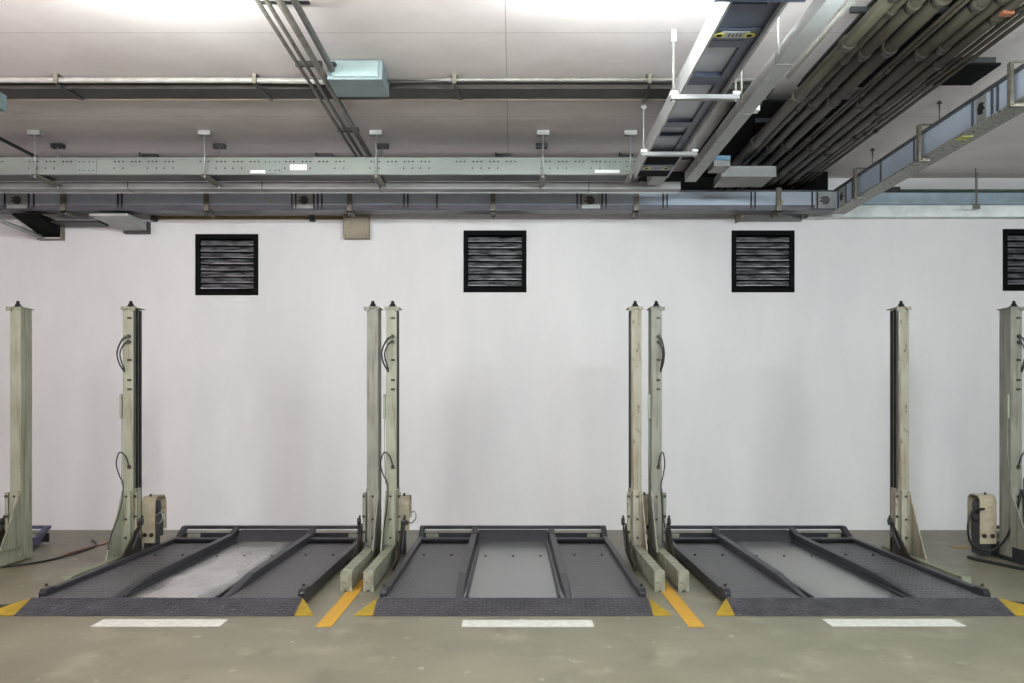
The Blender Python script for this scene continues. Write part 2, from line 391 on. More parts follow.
    MB().extrude([(12.0, D-.01), (12.3, .18), (12.33, .18), (12.33, D-.01)], 'x', X(-IR+.05), X(IR-.05)).build('rear_slope', M_rail, t)
    for s in (-1, 1):
        MB().box(X(s*(W-.08)), X(s*(W-.23)), 12.26, 12.298, .06, .135).build('rear_tab', M_beam, t)
    # underframe
    for y in (8.9, 10.2, 11.5):
        MB().box(X(-W+.06), X(W-.06), y, y+.06, .005, .04).build('cross_member', M_dark, t)
    return t
cL = centre_mat('centre_panel_bright_sheen', (160, 156, 155), (60, 60, 64), .27)
cM = centre_mat('centre_panel_grey', (102, 102, 102), (72, 72, 76), .33)
cR = centre_mat('centre_panel_grey_sheen', (112, 110, 108), (62, 62, 66), .27)
platform(-2.93, 'black steel lift platform on the left with pale reflection painted on its centre panel', cL, M_trackr, M_track, .32, .16, M_rail)
platform(0, 'black steel lift platform in the middle, seen straight on', cM, M_track, M_track, .16, .16, M_rail)
platform(2.955, 'black steel lift platform on the right with ribbed right wheel track', cR, M_track, M_trackr, .16, .42, M_rail)
platform(-6.86, 'violet-tinted lift platform corner showing at the far left behind the pale post', cM, M_track, M_track, .16, .16, M_railv)
platform(6.98, 'dark lift platform mostly out of view behind the far right post', cM, M_track, M_track, .16, .16, M_rail)

# ---------------------------------------------------------------- lift posts
# x0: x of the inner face (channel side); s: +1 when the channel faces +x
def post(xi, s, label, mtl, beam_mtl, motor=None, hose=None, bar=True, BH=.19, beamback=11.5, beamfront=9.22, pw=.114):
    t = thing('lift_post', (xi-s*pw/2, 11.0, 0), label, 'car lift post', 'tall posts of the car lifts')
    F, B, T = 10.95, 11.21, H(1.04)
    xo = xi-s*pw
    def bx(mb, a, b, *r): return mb.box(xi-s*a, xi-s*b, *r)
    # C-section column open towards the platform
    c = MB()
    bx(c, 0, pw, F, F+.022, .05, T); bx(c, .03, pw, B-.022, B, .05, T); bx(c, pw-.02, pw, F+.022, B-.022, .05, T)
    c.build('column', mtl, t, bevel=.004)
    g_ = MB(); bx(g_, .03, pw-.022, F+.024, B-.024, .06, T-.01); bx(g_, .004, .0295, F+.0225, F+.06, .06, T-.01); bx(g_, .0, .0295, B-.03, B, .06, T-.01)
    bx(g_, .006, .03, F+.07, F+.095, .06, T-.01); bx(g_, .006, .03, B-.1, B-.075, .06, T-.01)
    g_.build('guide_channel', M_grease, t)
    # cap plate with bent ears and top bolt
    p = MB(); bx(p, -.03, pw+.015, F-.02, B+.02, T, T+.012); bx(p, -.03, .03, F-.024, F-.012, T-.03, T+.012)
    bx(p, pw-.03, pw+.015, F-.024, F-.012, T-.022, T+.012)
    p.build('cap_plate', mtl, t)
    xm = xi-s*pw*.45
    MB().lathe([(.046, 0), (.046, .016), (.03, .018), (.03, .04), (.019, .044), (.019, .062), (.008, .075)], (xm, F+.07, T+.012)).build('top_bolt', M_black, t)
    # gusset: sloping-fronted foot, shoulders wider than the column
    a, b = sorted((xi-s*(-.004), xi-s*(pw+.004)))
    gs = MB()
    gs.extrude([(F-.004, .78), (F-.45, BH), (F-.45, BH-.02), (F-.004, BH-.02)], 'x', xo-.006 if s > 0 else xo-.006, xo+.006)
    lo, hi = sorted((xo, xi-s*.012))
    gs.hexa([(lo, F-.05, BH), (hi, F-.05, BH), (hi, F-.004, BH), (lo, F-.004, BH), (lo+.004, F-.035, .78), (hi-.004, F-.035, .78), (hi-.004, F-.004, .78), (lo+.004, F-.004, .78)])
    gs.build('gusset', mtl, t)
    for zz in (.72, .47, .27):
        yy = F-.036-.014*(.78-zz)/.59
        MB().lathe([(.012, -.012), (.015, .006)], ((lo+hi)/2, yy, zz), 'y', 8).build('bolt', M_bolt, t)
    # base beam
    bl, bh = sorted((xi-s*.008, xo+s*.008))
    m = MB(); bl += .005; bh -= .005; m.box(bl, bh, beamfront, beamback, .012, BH-.001)
    m.box(bl-.004, bh+.004, beamfront-.006, beamfront, .03, BH+.002)
    m.box(bl-.006, bl+.03, beamfront-.008, beamfront+.02, 0, .03); m.box(bh-.03, bh+.006, beamfront-.008, beamfront+.02, 0, .03)
    m.build('base_beam', beam_mtl, t, bevel=.004)
    # carriage running in the channel
    cc = MB(); bx(cc, -.012, .004, F+.03, F+.2, .24, .8); bx(cc, -.045, -.012, F-.02, F+.03, .22, .76)
    cc.build('carriage', mtl, t)
    for zz in (.72, .5, .33):
        k = MB(); k.lathe([(.016, 0), (.016, .014)], (0, 0, 0), 'y', 8)
        bmesh.ops.translate(k.bm, verts=k.bm.verts, vec=(xi+s*.03, F-.034, zz)); k.build('bolt', M_bolt, t)
    ar = MB(); x1, x2 = sorted((xi+s*.05, xi+s*.068))
    ar.extrude([(F+.02, .42), (F+.02, .12), (F-.8, .03), (F-.8, .1), (F-.45, .13), (F-.03, .38)], 'x', x1, x2)
    ar.build('carrier_arm', M_bolt, t)
    br = MB(); x1, x2 = sorted((xi+s*.07, xi+s*.1))
    br.tube([(xi+s*.085, F+.05, .5), (xi+s*.085, F-.02, .36), (xi+s*.085, F-.25, .17)], .012, 8)
    br.lathe([(.04, -.02), (.04, .012)], (xi+s*.085, F+.02, .44), 'x', 12)
    br.build('linkage', M_dark, t)
    # pipe / switch bar on the outer edge and hoses
    if bar:
        k = MB(); k.box(xo-s*.012, xo-s*.034, F+.0, F+.05, 1.57, 1.84)
        k.box(xo, xo-s*.013, F+.015, F+.04, 1.58, 1.6); k.box(xo, xo-s*.013, F+.015, F+.04, 1.81, 1.83)
        k.tube([(xo-s*.02, F+.03, 1.57), (xo-s*.02, F+.03, 1.2), (xo-s*.004, F-.012, .85)], .005, 6)
        k.build('switch_bar', M_post, t)
    if hose:
        hs = hose
        k = MB()
        xa = xi-s*pw*.35
        k.tube([(xa, F-.02, 2.47), (xa-hs*.06, F-.05, 2.43), (xa-hs*.115, F-.05, 2.30), (xa-hs*.1, F-.04, 2.18), (xa-hs*.045, F-.02, 2.08)], .009, 8, 6)
        k.tube([(xa, F-.02, 2.41), (xa-hs*.05, F-.05, 2.37), (xa-hs*.085, F-.05, 2.26), (xa-hs*.045, F-.02, 2.1)], .008, 8, 6)
        k.build('hose', M_black, t)
        for zz in (2.66, 2.2, 1.98, 1.88): MB().box(xa-.02, xa+.022, F-.014, F-.0005, zz, zz+.022).build('front_clip', M_bolt, t)
        for zz in (2.47, 2.41):
            MB().lathe([(.02, -.03), (.02, 0), (.012, .012)], (xa, F-.01, zz), 'y', 8).build('valve', M_black, t)
        k = MB()
        k.tube([(xa, F-.01, 1.05), (xa-hs*.03, F-.04, 1.16), (xa-hs*.09, F-.05, 1.2), (xa-hs*.13, F-.04, 1.08), (xa-hs*.1, F-.03, .95),
                (xa-hs*.05, F-.05, .84), (xa-hs*.05, F-.12, .6), (xa-hs*.07, F-.3, .36), (xa-hs*.05, F-.46, .2)], .007, 8, 6)
        k.build('cable', M_black, t)
        MB().box(xa-.018, xa+.018, F-.015, F, 1.02, 1.06).build('cable_clip', M_bolt, t)
    if motor:
        side, x1, x2, y1, y2, z0, z1 = motor       # side: which way its open end faces
        mh = MB(); r = .09; prof = []
        prof += [(y1, z0), (y1, z1-r)]
        for k in range(1, 7):
            a_ = math.pi/2*k/6; prof.append((y1+r-r*math.cos(a_), z1-r+r*math.sin(a_)))
        for k in range(0, 7):
            a_ = math.pi/2*k/6; prof.append((y2-r+r*math.sin(a_), z1-r+r*math.cos(a_)))
        prof += [(y2, z0+.12), (y2-.02, z0+.12)]
        inn = []
        r2 = r-.015
        for k in range(0, 7):
            a_ = math.pi/2*(1-k/6); inn.append((y2-.015-r2+r2*math.sin(a_), z1-.015-r2+r2*math.cos(a_)))
        for k in range(0, 7):
            a_ = math.pi/2*(1-k/6); inn.append((y1+.015+r2-r2*math.cos(a_), z1-.015-r2+r2*math.sin(a_)))
        inn += [(y1+.015, z0)]
        mh.extrude(prof+inn, 'x', x1, x2)
        hb = mh.build('motor_housing', M_beige, t)
        cy = MB(); cy.lathe([(.07, 0), (.085, .01), (.085, x2-x1-.03), (.04, x2-x1-.02)], (x1+.01, (y1+y2)/2, z1-.14), 'x', 18)
        cy.box(x1+.02, x2-.02, y1+.05, y2-.05, z0+.05, z1-.2)
        cy.build('motor', M_dark, hb)
        for q in (.25, .75):
            MB().lathe([(.022, -.02), (.026, 0)], (x1+(x2-x1)*q, y1, z0+.09), 'y', 12).build('bolt', M_bolt, hb)
        xe = x2 if side > 0 else x1
        ca = MB(); ca.tube([(xe-side*.02, y1+.08, z1-.22), (xe+side*.05, y1+.06, z1-.18), (xe+side*.07, y1+.05, z1-.25), (xe+side*.02, y1+.06, z1-.31), (xe-side*.02, y1+.1, z1-.3)], .008, 8, 6)
        ca.build('motor_cable', M_black if side < 0 else M_galv, hb)
        MB().lathe([(.012, 0), (.012, .03)], ((x1+x2)/2, y1+.08, z1-.003), 'z', 8).build('lifting_eye', M_black, hb)
        MB().box(x1+.02, x2-.055, y1+.02, y2-.06, .02, z0+.05).build('motor_bracket', M_dark, hb)
    return t
post(-4.16, 1, 'pale green lift post at the left platform\'s left side, beige motor at its foot', M_post, M_beam_out, BH=.1,
     motor=(1, -4.19, -4.04, 11.28, 11.66, .16, .68), hose=1, beamfront=9.45)
post(-1.60, -1, 'pale lift post right of the left platform, left one of its close pair', M_post_grey, M_beam, bar=False, pw=.125)
post(-1.275, 1, 'lift post at the left side of the middle platform with curved black hose', M_post, M_beam,
     motor=(1, -1.30, -1.17, 11.28, 11.55, .3, .69), hose=1)
post(1.295, -1, 'rust-streaked lift post at the right side of the middle platform', M_post_old, M_beam, bar=False)
post(1.63, 1, 'grey-green lift post at the left side of the right platform', M_post_grey, M_beam,
     motor=(-1, 1.43, 1.56, 11.3, 11.55, .25, .7), hose=-.5)
post(4.225, -1, 'rusty lift post at the right side of the right platform, without motor', M_post_old, M_beam_out, bar=False, beamfront=9.45, BH=.1)
post(-5.51, -1, 'broad pale lift post nearest the left edge of the picture', M_post, M_post, bar=False, beamfront=10.4, beamback=11.25, pw=.12)
post(5.575, 1, 'pale lift post nearest the right edge with beige motor and hoses', M_post_grey, M_dark,
     motor=(-1, 5.27, 5.455, 11.28, 11.6, .15, .70), hose=-.6, beamfront=10.4, beamback=11.6, pw=.125)

k = MB()
k.tube([(5.3, 11.25, .55), (5.12, 11.15, .52), (5.05, 11.1, .35), (5.1, 11.1, .16), (5.3, 11.1, .1), (5.42, 11.0, .25), (5.5, 10.9, .6), (5.53, 10.88, .8)], .014, 8, 8)
k.tube([(5.53, 10.88, .8), (5.6, 10.85, .6), (5.66, 10.8, .3), (5.68, 10.75, .1)], .012, 8, 8)
k.build('motor_hose', M_black, bpy.data.objects['lift_post.007'])
# ---------------------------------------------------------------- cables on the floor
def cable(pts, r, m, label, name='floor_cable'):
    o = MB().tube(pts, r, 8, 8).build(name, m, origin=(pts[0][0], pts[0][1], 0))
    return tag(o, label, 'cable')
cable([(-6.2, 10.2, .012), (-5.75, 10.25, .012), (-5.2, 10.75, .012), (-5.05, 11.4, .012), (-5.05, 12.1, .012), (-5.3, 12.6, .012)], .012, M_black, 'black cable curving over the floor past the far left post')
cable([(-5.12, 11.4, .01), (-5.1, 11.9, .01), (-5.02, 12.3, .01), (-5.1, 12.55, .01)], .008, M_orange, 'short orange cable lying on the floor right of the far left post')
cable([(-4.9, 8.4, .014), (-4.5, 8.47, .014), (-4.16, 8.6, .014), (-4.11, 9.0, .014)], .014, M_black, 'black cable on the floor beside the yellow fin left of the left platform')
cable([(4.12, 9.0, .014), (4.2, 8.75, .014), (4.45, 8.6, .014), (4.9, 8.5, .014)], .014, M_black, 'black cable on the floor beside the right end of the right ramp')
cable([(5.1, 11.2, .015), (5.15, 10.9, .015), (5.4, 10.22, .015), (5.9, 10.0, .015), (6.3, 9.9, .015)], .02, M_black, 'thick black cable on the floor round the far right motor')
t = thing('cable_reel', (-4.98, 12.55, 0), 'small dark cable coupling on the floor right of the far left post', 'cable coupling')
MB().lathe([(.05, 0), (.06, .02), (.06, .06), (.03, .09)], (-4.98, 12.55, 0)).build('coupling_body', M_dark, t)

# ---------------------------------------------------------------- ceiling services
RC = CEIL
def at_r(r, h): return r*h
# --- green perforated tray along x
gx0, gx1 = -8.5, 1.46
G0, G1 = 11.36, 11.42
t = thing('cable_tray', (-2, G0, H(2.54)), 'long pale green perforated cable tray hanging above the wall vents', 'cable tray')
b = MB(); b.box(gx0, gx1, G0, G1, H(2.6), H(2.775))
b.box(gx0, gx1, G0-.008, G0, H(2.77), H(2.79)); b.box(gx0, gx1, G0-.008, G0, H(2.595), H(2.607))
b.use(1)
x = gx0+.1; k = 0
while x < gx1-.5:
    for j in range(3):
        b.box(x+j*.045-.010, x+j*.045+.010, G0-.002, G0+.003, H(2.735), H(2.748))
    if k % 3 != 2:
        for j in range(2): b.box(x-.02+j*.1, x-.005+j*.1, G0-.002, G0+.003, H(2.66), H(2.675))
    x += .19 if k % 4 != 3 else .40
    k += 1
b.build('tray_body', [M_green, M_mattblack], t)
MB().box(gx0, gx1, G1+.01, 11.8, H(2.615), H(2.73)).build('tray_shade', M_black, t)  # black block paints in the shade under the tray
for jx in (-4.95, -2.84, 1.02):
    j = MB(); j.box(jx, jx+.22, G0-.012, G0-.002, H(2.61), H(2.765))
    j.use(1)
    for u in (.03, .08, .14, .19):
        for v in (2.64, 2.735): j.box(jx+u-.006, jx+u+.006, G0-.015, G0-.008, H(v)-.006, H(v)+.006)
    j.build('joint_plate', [M_greenj, M_mattblack], t)
j = MB(); j.box(1.26, 1.46, G0-.016, G0-.002, H(2.605), H(2.768)); j.use(1)
for u in (1.29, 1.33, 1.38, 1.42):
    for v in (2.63, 2.685, 2.74): j.box(u-.006, u+.006, G0-.02, G0-.01, H(v)-.006, H(v)+.006)
j.build('end_plate', [M_greenj, M_mattblack], t)
for sx, sw, sz in ((-2.53, .19, 2.64), (-2.98, .17, 2.606), (.93, .28, 2.61)):
    MB().box(sx, sx+sw, G0-.02, G0-.0125, H(sz), H(sz)+.065 if sz > 2.63 else H(sz)+.035).build('sticker', M_sticker, t)
# --- hangers of the green tray
for px, lab in ((-5.41, 'tray hanger at the far left of the green cable tray'), (-3.49, 'tray hanger above the left wall vent'),
                (-1.55, 'tray hanger above the left platform\'s right end, beside the white sticker'), (.34, 'tray hanger right of the middle wall vent'),
                (1.33, 'tray hanger at the right end of the green cable tray')):
    t = thing('tray_hanger', (px, 11.3, H(2.52)), lab, 'hanger', 'rod hangers of the green tray')
    for yy, sgn in ((11.315, 1), (11.88, 1)):
        if px > 1.2 and yy > 11.5: continue
        MB().box(px-.07, px+.07, yy-.03, yy+.06, RC-.05, RC-.001).build('ceiling_plate', M_galv if yy < 11.5 else M_dark, t)
        MB().tube([(px, yy, RC-.05), (px, yy, H(2.56))], .008, 8).build('rod', M_galv, t)
        MB().lathe([(.016, 0), (.016, .03)], (px, yy, H(2.55)), 'z', 6).build('nut', M_galv, t)
    e = 11.92 if px < 1.2 else 11.75
    MB().extrude([(px-.035, H(2.592)), (px+.035, H(2.592)), (px+.035, H(2.582)), (px-.027, H(2.582)), (px-.027, H(2.56)), (px-.035, H(2.56))], 'y', 11.28, e).build('bracket', M_strap, t)
# --- grey trunk behind it
t = thing('grey_trunking', (-3, 11.8, H(2.56)), 'plain grey trunking running just behind and below the green tray', 'trunking')
MB().box(-8.5, 2.0, 11.93, 12.13, H(2.555), H(2.64)).build('trunk_body', M_trunk, t)
MB().box(-8.5, 2.0, 12.13, 12.145, H(2.545), H(2.64)).build('rim', M_galv, t)
for sx in (-3.0, -4.6, -1.6, .9): MB().box(sx, sx+.01, 11.925, 12.13, H(2.552), H(2.64)).build('seam', M_dark, t)

# --- busway along x and its branch
t = thing('busway', (-2, 13.0, H(2.5)), 'long blue-grey busway with ribs running along the white wall, turning forward at the right', 'busway')
B0, B1 = 13.0, 13.22
MB().box(-8.5, 4.2, B0, B1, H(2.52), H(2.75)).build('casing', M_bus, t)
MB().box(-8.5, 4.19, B0-.006, B0-.0005, H(2.523), H(2.572)).build('shade_strip', mat('purple_grey_shade', (92, 88, 98), .5), t)  # darker strip paints reflection and shade on the lower casing
f = MB(); f.box(-8.5, 4.2, B0-.02, B1+.02, H(2.5), H(2.522)); f.build('bottom_flange', M_busd, t)
f = MB(); f.box(-8.5, 4.2, B0-.02, B1+.02, H(2.745), H(2.765)); f.build('top_flange', M_busd, t)
def X13(px): return (px-513)*.013
for px in (5, 29, 34, 292, 296, 314, 318, 322, 577, 581, 602, 606, 118, 122, 404, 408, 437, 663, 667, 751, 755, 812, 817, 840, 120-280):
    x = X13(px); MB().box(x-.009, x+.009, B0-.016, B0, H(2.524), H(2.744)).build('rib', M_dark, t)
def emblem(c, axis, parent):
    e = MB()
    for k in range(7):
        z = -.045+k*.015; hw = .06*math.sqrt(max(0, 1-(z/.055)**2)); o = .02*math.sin(k*2.1)
        if axis == 'x': e.box(c[0]-hw+o, c[0]+hw+o*.3, c[1]-.006, c[1]+.002, c[2]+z-.005, c[2]+z+.005)
        else: e.box(c[0]-.006, c[0]+.002, c[1]-hw+o, c[1]+hw+o*.3, c[2]+z-.005, c[2]+z+.005)
    e.build('printed_mark', M_black, parent)
for px in (17, 304, 590, 825):
    x = X13(px); q = MB(); q.box(x-.13, x+.13, B0-.008, B0-.001, H(2.53), H(2.74)); q.build('splice_plate', M_galv, t)
    emblem((x, B0-.01, H(2.635)), 'x', t)
for px in (271, 563, 783): MB().box(X13(px)-.012, X13(px)+.012, B0-.004, B0, H(2.6), H(2.63)).build('yellow_dot', M_ringy, t)
# branch
bp = MB(); bp.box(4.2, 4.37, 5.0, B1, H(2.52), H(2.75)); bp.build('branch_casing', M_bus, t)
MB().box(4.18, 4.39, 5.0, B1+.02, H(2.5), H(2.519)).build('branch_bottom_flange', M_buslite, t)
MB().box(4.17, 4.39, 5.0, B1+.02, H(2.751), H(2.775)).build('branch_top_flange', M_busd, t)
for yy in (12.9, 12.6, 12.35, 11.4, 8.65, 8.75, 9.12, 10.45):
    MB().box(4.184, 4.2, yy-.012, yy+.012, H(2.525), H(2.745)).build('rib', M_busd, t)
for yy in (8.95, 12.75):
    MB().box(4.19, 4.2, yy-.1, yy+.1, H(2.53), H(2.74)).build('splice_plate', M_galv, t); emblem((4.187, yy, H(2.635)), 'y', t)
MB().box(4.2, 4.3, 9.35, 9.5, H(2.493), H(2.499)).build('yellow_dot', M_ringy, t)
# busway straps
for px, lab in ((64, 'busway strap over the far left open duct'), (207, 'busway strap above the left wall vent'), (350, 'busway strap above the brown junction box'),
                (493, 'busway strap above the middle wall vent'), (636, 'busway strap above the rust-streaked post'), (778, 'busway strap above the third wall vent')):
    x = X13(px); t2 = thing('busway_strap', (x, B0, H(2.47)), lab, 'strap', 'straps holding the busway')
    m = MB(); m.box(x-.032, x+.032, B0-.05, B0-.024, H(2.46), H(2.79)); m.box(x-.032, x+.032, B0-.05, B1+.05, H(2.466), H(2.492)); m.build('strap_plate', M_strap, t2)
    MB().box(x-.02, x+.02, B0-.055, B0-.03, H(2.42), H(2.46)).build('clamp_foot', M_black, t2)
    MB().tube([(x, B1+.06, RC-.001), (x, B1+.06, H(2.45))], .008, 8).build('rod', M_strap, t2)
for yy, lab in ((8.32, 'rod hanger on the sloping-looking busway branch at the right edge'), (10.2, 'rod hanger halfway along the right busway branch'), (12.1, 'rod hanger at the far end of the right busway branch')):
    t2 = thing('branch_hanger', (4.15, yy, H(2.48)), lab, 'hanger', 'hangers of the busway branch')
    MB().tube([(4.35, yy, RC-.001), (4.35, yy, H(2.84)), (4.17, yy, H(2.84)), (4.14, yy, H(2.84)), (4.14, yy, H(2.47))], .012, 8).build('rod', M_strap, t2)
    MB().box(4.125, 4.155, yy-.03, yy+.03, H(2.47), H(2.83)).build('strap_plate', M_strap, t2)
    MB().box(4.13, 4.24, yy-.03, yy+.03, H(2.46), H(2.485)).build('foot', M_strap, t2)
    MB().lathe([(.03, 0), (.012, .025)], (4.35, yy, RC-.026)).build('anchor', M_dark, t2)

# --- ladder-like lighting tray running towards the camera (tray one)
t = thing('blue_cable_trough', (1.57, 6.2, H(2.55)), 'wide blue-grey trough with cross panels running over the middle bay towards the camera', 'cable trough')
L0, L1, E = 1.375, 1.755, 11.33
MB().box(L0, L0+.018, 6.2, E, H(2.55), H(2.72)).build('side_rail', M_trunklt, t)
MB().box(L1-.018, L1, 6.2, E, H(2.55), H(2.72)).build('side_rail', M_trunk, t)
MB().box(L0+.018, L1-.018, 6.2, E, H(2.63), H(2.65)).build('panel', M_bpanel, t)
MB().box(L1-.1, L1-.0185, 6.2, E, H(2.6), H(2.629)).build('lip_shade', M_blue, t)  # flat dark strip paints the shade inside the right rail
for a, b_ in ((6.5, 6.9), (7.16, 7.3), (7.95, 8.16), (9.25, 9.42), (9.72, 9.78)):
    MB().box(L0+.0185, L1-.101, a, b_, H(2.595), H(2.629)).build('cross_plate', M_blue, t)
MB().box(L0+.0185, L1-.0185, 10.35, 11.3, H(2.56), H(2.578)).build('end_cover', M_mattblack, t)
for ya, yb, zz in ((6.92, 7.14, 2.59), (10.72, 10.98, 2.552)):
    l = MB(); l.box(L0+.02, L1-.02, ya, yb, H(zz), H(zz)+.012); lo_ = l.build('joint_label', M_blue, t)
    l = MB(); l.box(L0+.08, L1-.1, ya+.05, yb-.05, H(zz)-.004, H(zz)-.0005); l.use(1)
    for u in range(5): l.box(L0+.14+u*.026, L0+.15+u*.026, ya+.08, yb-.08, H(zz)-.006, H(zz)-.003)
    l.build('label_plate', [M_label, M_dark], lo_)
    for xx in (L0+.075, L1-.095):
        r = MB(); r.lathe([(.042, -.008), (.042, -.004)], (xx, (ya+yb)/2, H(zz)), 'z', 18); r.use(1)
        r.lathe([(.02, -.011), (.02, -.0075)], (xx, (ya+yb)/2, H(zz)), 'z', 14); r.build('printed_ring', [M_ringy, M_mattblack], lo_)
MB().box(1.25, 1.82, 5.6, 6.24, H(2.5), H(2.74)).build('collar', M_blue, t)
MB().extrude([(11.3, H(2.56)), (11.3, H(2.7)), (11.8, H(2.66)), (11.8, H(2.57))], 'x', 1.58, 1.75).build('elbow', M_trunk, t)
for yy, lab in ((8.26, 'white bracket under the blue trough, nearer the camera'), (10.14, 'white bracket under the blue trough, farther away')):
    t2 = thing('trough_hanger', (1.57, yy, H(2.51)), lab, 'hanger', 'white trough hangers')
    MB().box(1.30, 1.865, yy-.035, yy+.035, H(2.505), H(2.54)).build('cross_bar', M_trunk, t2)
    for xx in (1.325, 1.84):
        MB().tube([(xx, yy, RC-.001), (xx, yy, H(2.49))], .0085, 8).build('rod', M_conlt, t2)
        MB().box(xx-.022, xx+.022, yy-.02, yy+.02, RC-.1, RC-.002).build('anchor', M_conlt, t2)
        MB().box(xx-.03, xx+.03, yy-.04, yy+.04, H(2.541), H(2.565)).build('end_clip', M_sticker, t2)
# --- light square trunk (two)
t = thing('square_trunking', (2.09, 5, H(2.6)), 'long light grey square trunking beside the blue trough, lit white near the top', 'trunking')
MB().box(2.02, 2.15, 5.9, 11.76, H(2.6), H(2.71)).build('trunk_body', M_trunklt, t)
for yy in (7.68, 9.0, 9.95, 11.0): MB().box(2.017, 2.153, yy, yy+.012, H(2.597), H(2.713)).build('seam', M_trunk, t)
MB().tube([(1.99, 7.5, RC-.001), (1.99, 7.5, H(2.62))], .008, 8).build('rod', M_conlt, t)
MB().tube([(1.99, 8.7, RC-.001), (1.99, 8.7, H(2.62))], .008, 8).build('rod', M_conlt, t)
tag(MB().tube([(.843*2.84, 5.9, H(2.84)), (.843*2.84, 8.7, H(2.84))], .02, 10).build('conduit', M_conlt, origin=(2.37, 6, H(2.84))),
    'thin silver conduit between the square trunking and the brown pipes', 'conduit')
# --- bundle of brown pipes
PH = 2.86
specs = [(.93, .062, M_pipeg, 'widest green-grey pipe at the left edge of the pipe bundle'), (.965, .035, M_pipe, 'thin brown pipe, second from the left in the bundle'),
         (1.005, .052, M_pipe, 'brown pipe, third from the left in the bundle'), (1.058, .066, M_pipe, 'broad dark pipe, fourth from the left in the bundle'),
         (1.112, .018, M_pipe, 'thin conduit, left one of the two in the middle of the pipe bundle'), (1.128, .018, M_pipe, 'thin conduit, right one of the two in the middle of the pipe bundle'),
         (1.166, .058, M_pipe, 'brown pipe just right of the two thin conduits in the bundle'), (1.208, .05, M_pipe, 'brown pipe, second right of the thin middle conduits'),
         (1.252, .05, M_pipe, 'brown pipe, third right of the thin middle conduits, with orange mark'), (1.288, .02, M_pipe, 'thin pipe, first of three along the right edge of the bundle'),
         (1.31, .02, M_pipe, 'thin pipe, middle of three along the right edge of the bundle'), (1.334, .02, M_pipe, 'thin pipe, outermost at the right edge of the bundle')]
for i, (r, rad, m, lab) in enumerate(specs):
    x = r*PH
    t = thing('ceiling_pipe', (x, 4.5, H(PH)), lab, 'pipe', 'bundle of pipes under the ceiling')
    MB().tube([(x, 5.9, H(PH)), (x, 13.29, H(PH))], rad*.84, 16).build('pipe_run', m, t)
    for yy in ((6.9, 7.9, 9.3, 10.9, 12.2) if rad > .03 else (8.2, 10.4)):
        yy += (i*.37) % .5
        MB().tube([(x, yy, H(PH)), (x, yy+.09, H(PH))], rad*.98+.002, 16).build('coupling', m, t)
MB().box(1.252*PH-.05, 1.252*PH+.03, 7.2, 7.26, H(PH)-.056, H(PH)-.03).build('orange_mark', M_orange, bpy.data.objects['ceiling_pipe.008'])
for yy, lab in ((7.55, 'dark steel channel carrying the pipe bundle, nearest'), (10.5, 'dark steel channel carrying the pipe bundle, farther back')):
    tag(MB().box(2.55, 3.88, yy, yy+.04, H(2.955), H(2.995)).build('pipe_support', M_dark, origin=(3.2, yy, H(2.96))), lab, 'support', 'channels above the pipes')
t = thing('pipe_shade', (3.2, 8, H(3.0)), 'dark sheet added for the shade above the pipe bundle', 'deck')  # black sheets put in for the shaded ceiling between the pipes
MB().box(2.70, 3.82, 5.9, 9.5, H(3.0), H(3.02)).build('shade_sheet', M_mattblack, t)
MB().box(2.22, 3.82, 9.95, 13.25, H(3.0), H(3.02)).build('shade_sheet', M_mattblack, t)
for q in range(6): MB().box(2.74+q*.2, 2.78+q*.2, 5.9, 9.5, H(3.02), RC-.001).build('shade_batten', M_dark, t)
# dark box beside the bundle
t = thing('dark_hatch', (4.08, 9.1, H(2.96)), 'black box fixed to the ceiling between the pipes and the right busway branch', 'box')
MB().box(3.89, 4.3, 8.9, 9.42, H(3.02), RC-.001).build('box_body', M_black, t)
MB().box(3.87, 4.33, 8.87, 9.45, H(3.0), H(3.02)).build('flange', M_mattblack, t)
# grey duct box above the busway, and blue cap
t = thing('duct_box', (2.7, 11.45, H(2.6)), 'light grey flat duct box above the busway at the foot of the pipe bundle', 'duct')
MB().hexa([(2.39, 11.45, H(2.6)), (3.0, 11.45, H(2.6)), (3.0, 12.05, H(2.6)), (2.42, 12.05, H(2.6)), (2.39, 11.45, H(2.7)), (3.0, 11.45, H(2.7)), (3.0, 12.05, H(2.7)), (2.42, 12.05, H(2.7))]).build('duct_body', M_trunk, t)
MB().box(2.38, 3.01, 11.435, 11.45, H(2.59), H(2.71)).build('front_lip', M_trunk, t)
t = thing('blue_capped_box', (2.3, 11.2, H(2.62)), 'small blue-capped box tucked beside the square trunking', 'box')
MB().box(2.22, 2.4, 11.05, 11.4, H(2.62), H(2.68)).build('box_body', M_trunk, t)
MB().box(2.22, 2.4, 11.03, 11.2, H(2.68), H(2.73)).build('cap', M_bluecap, t)
# small ceiling fitting between trunk and pipes
t = thing('ceiling_fitting', (2.42, 9.9, H(2.95)), 'small bright fitting between the square trunking and the pipes', 'fitting')
MB().box(2.32, 2.47, 10.0, 10.12, H(2.93), H(2.98)).build('fitting_body', M_sticker, t); MB().box(2.3, 2.49, 9.98, 10.14, H(2.98), RC-.001).build('mounting_plate', M_dark, t)

t = thing('dark_shadebox', (3, 13.45, H(2.78)), 'black added bulkhead above the busway where the pipe bundle ends', 'shadebox')  # black box added for the deep shadow above the busway
MB().box(1.62, 4.19, 13.3, 13.69, H(2.78), RC-.001).build('shadebox_body', M_mattblack, t)
MB().box(1.62, 4.19, 13.285, 13.3, H(2.775), H(2.8)).build('lower_edge', M_dark, t)
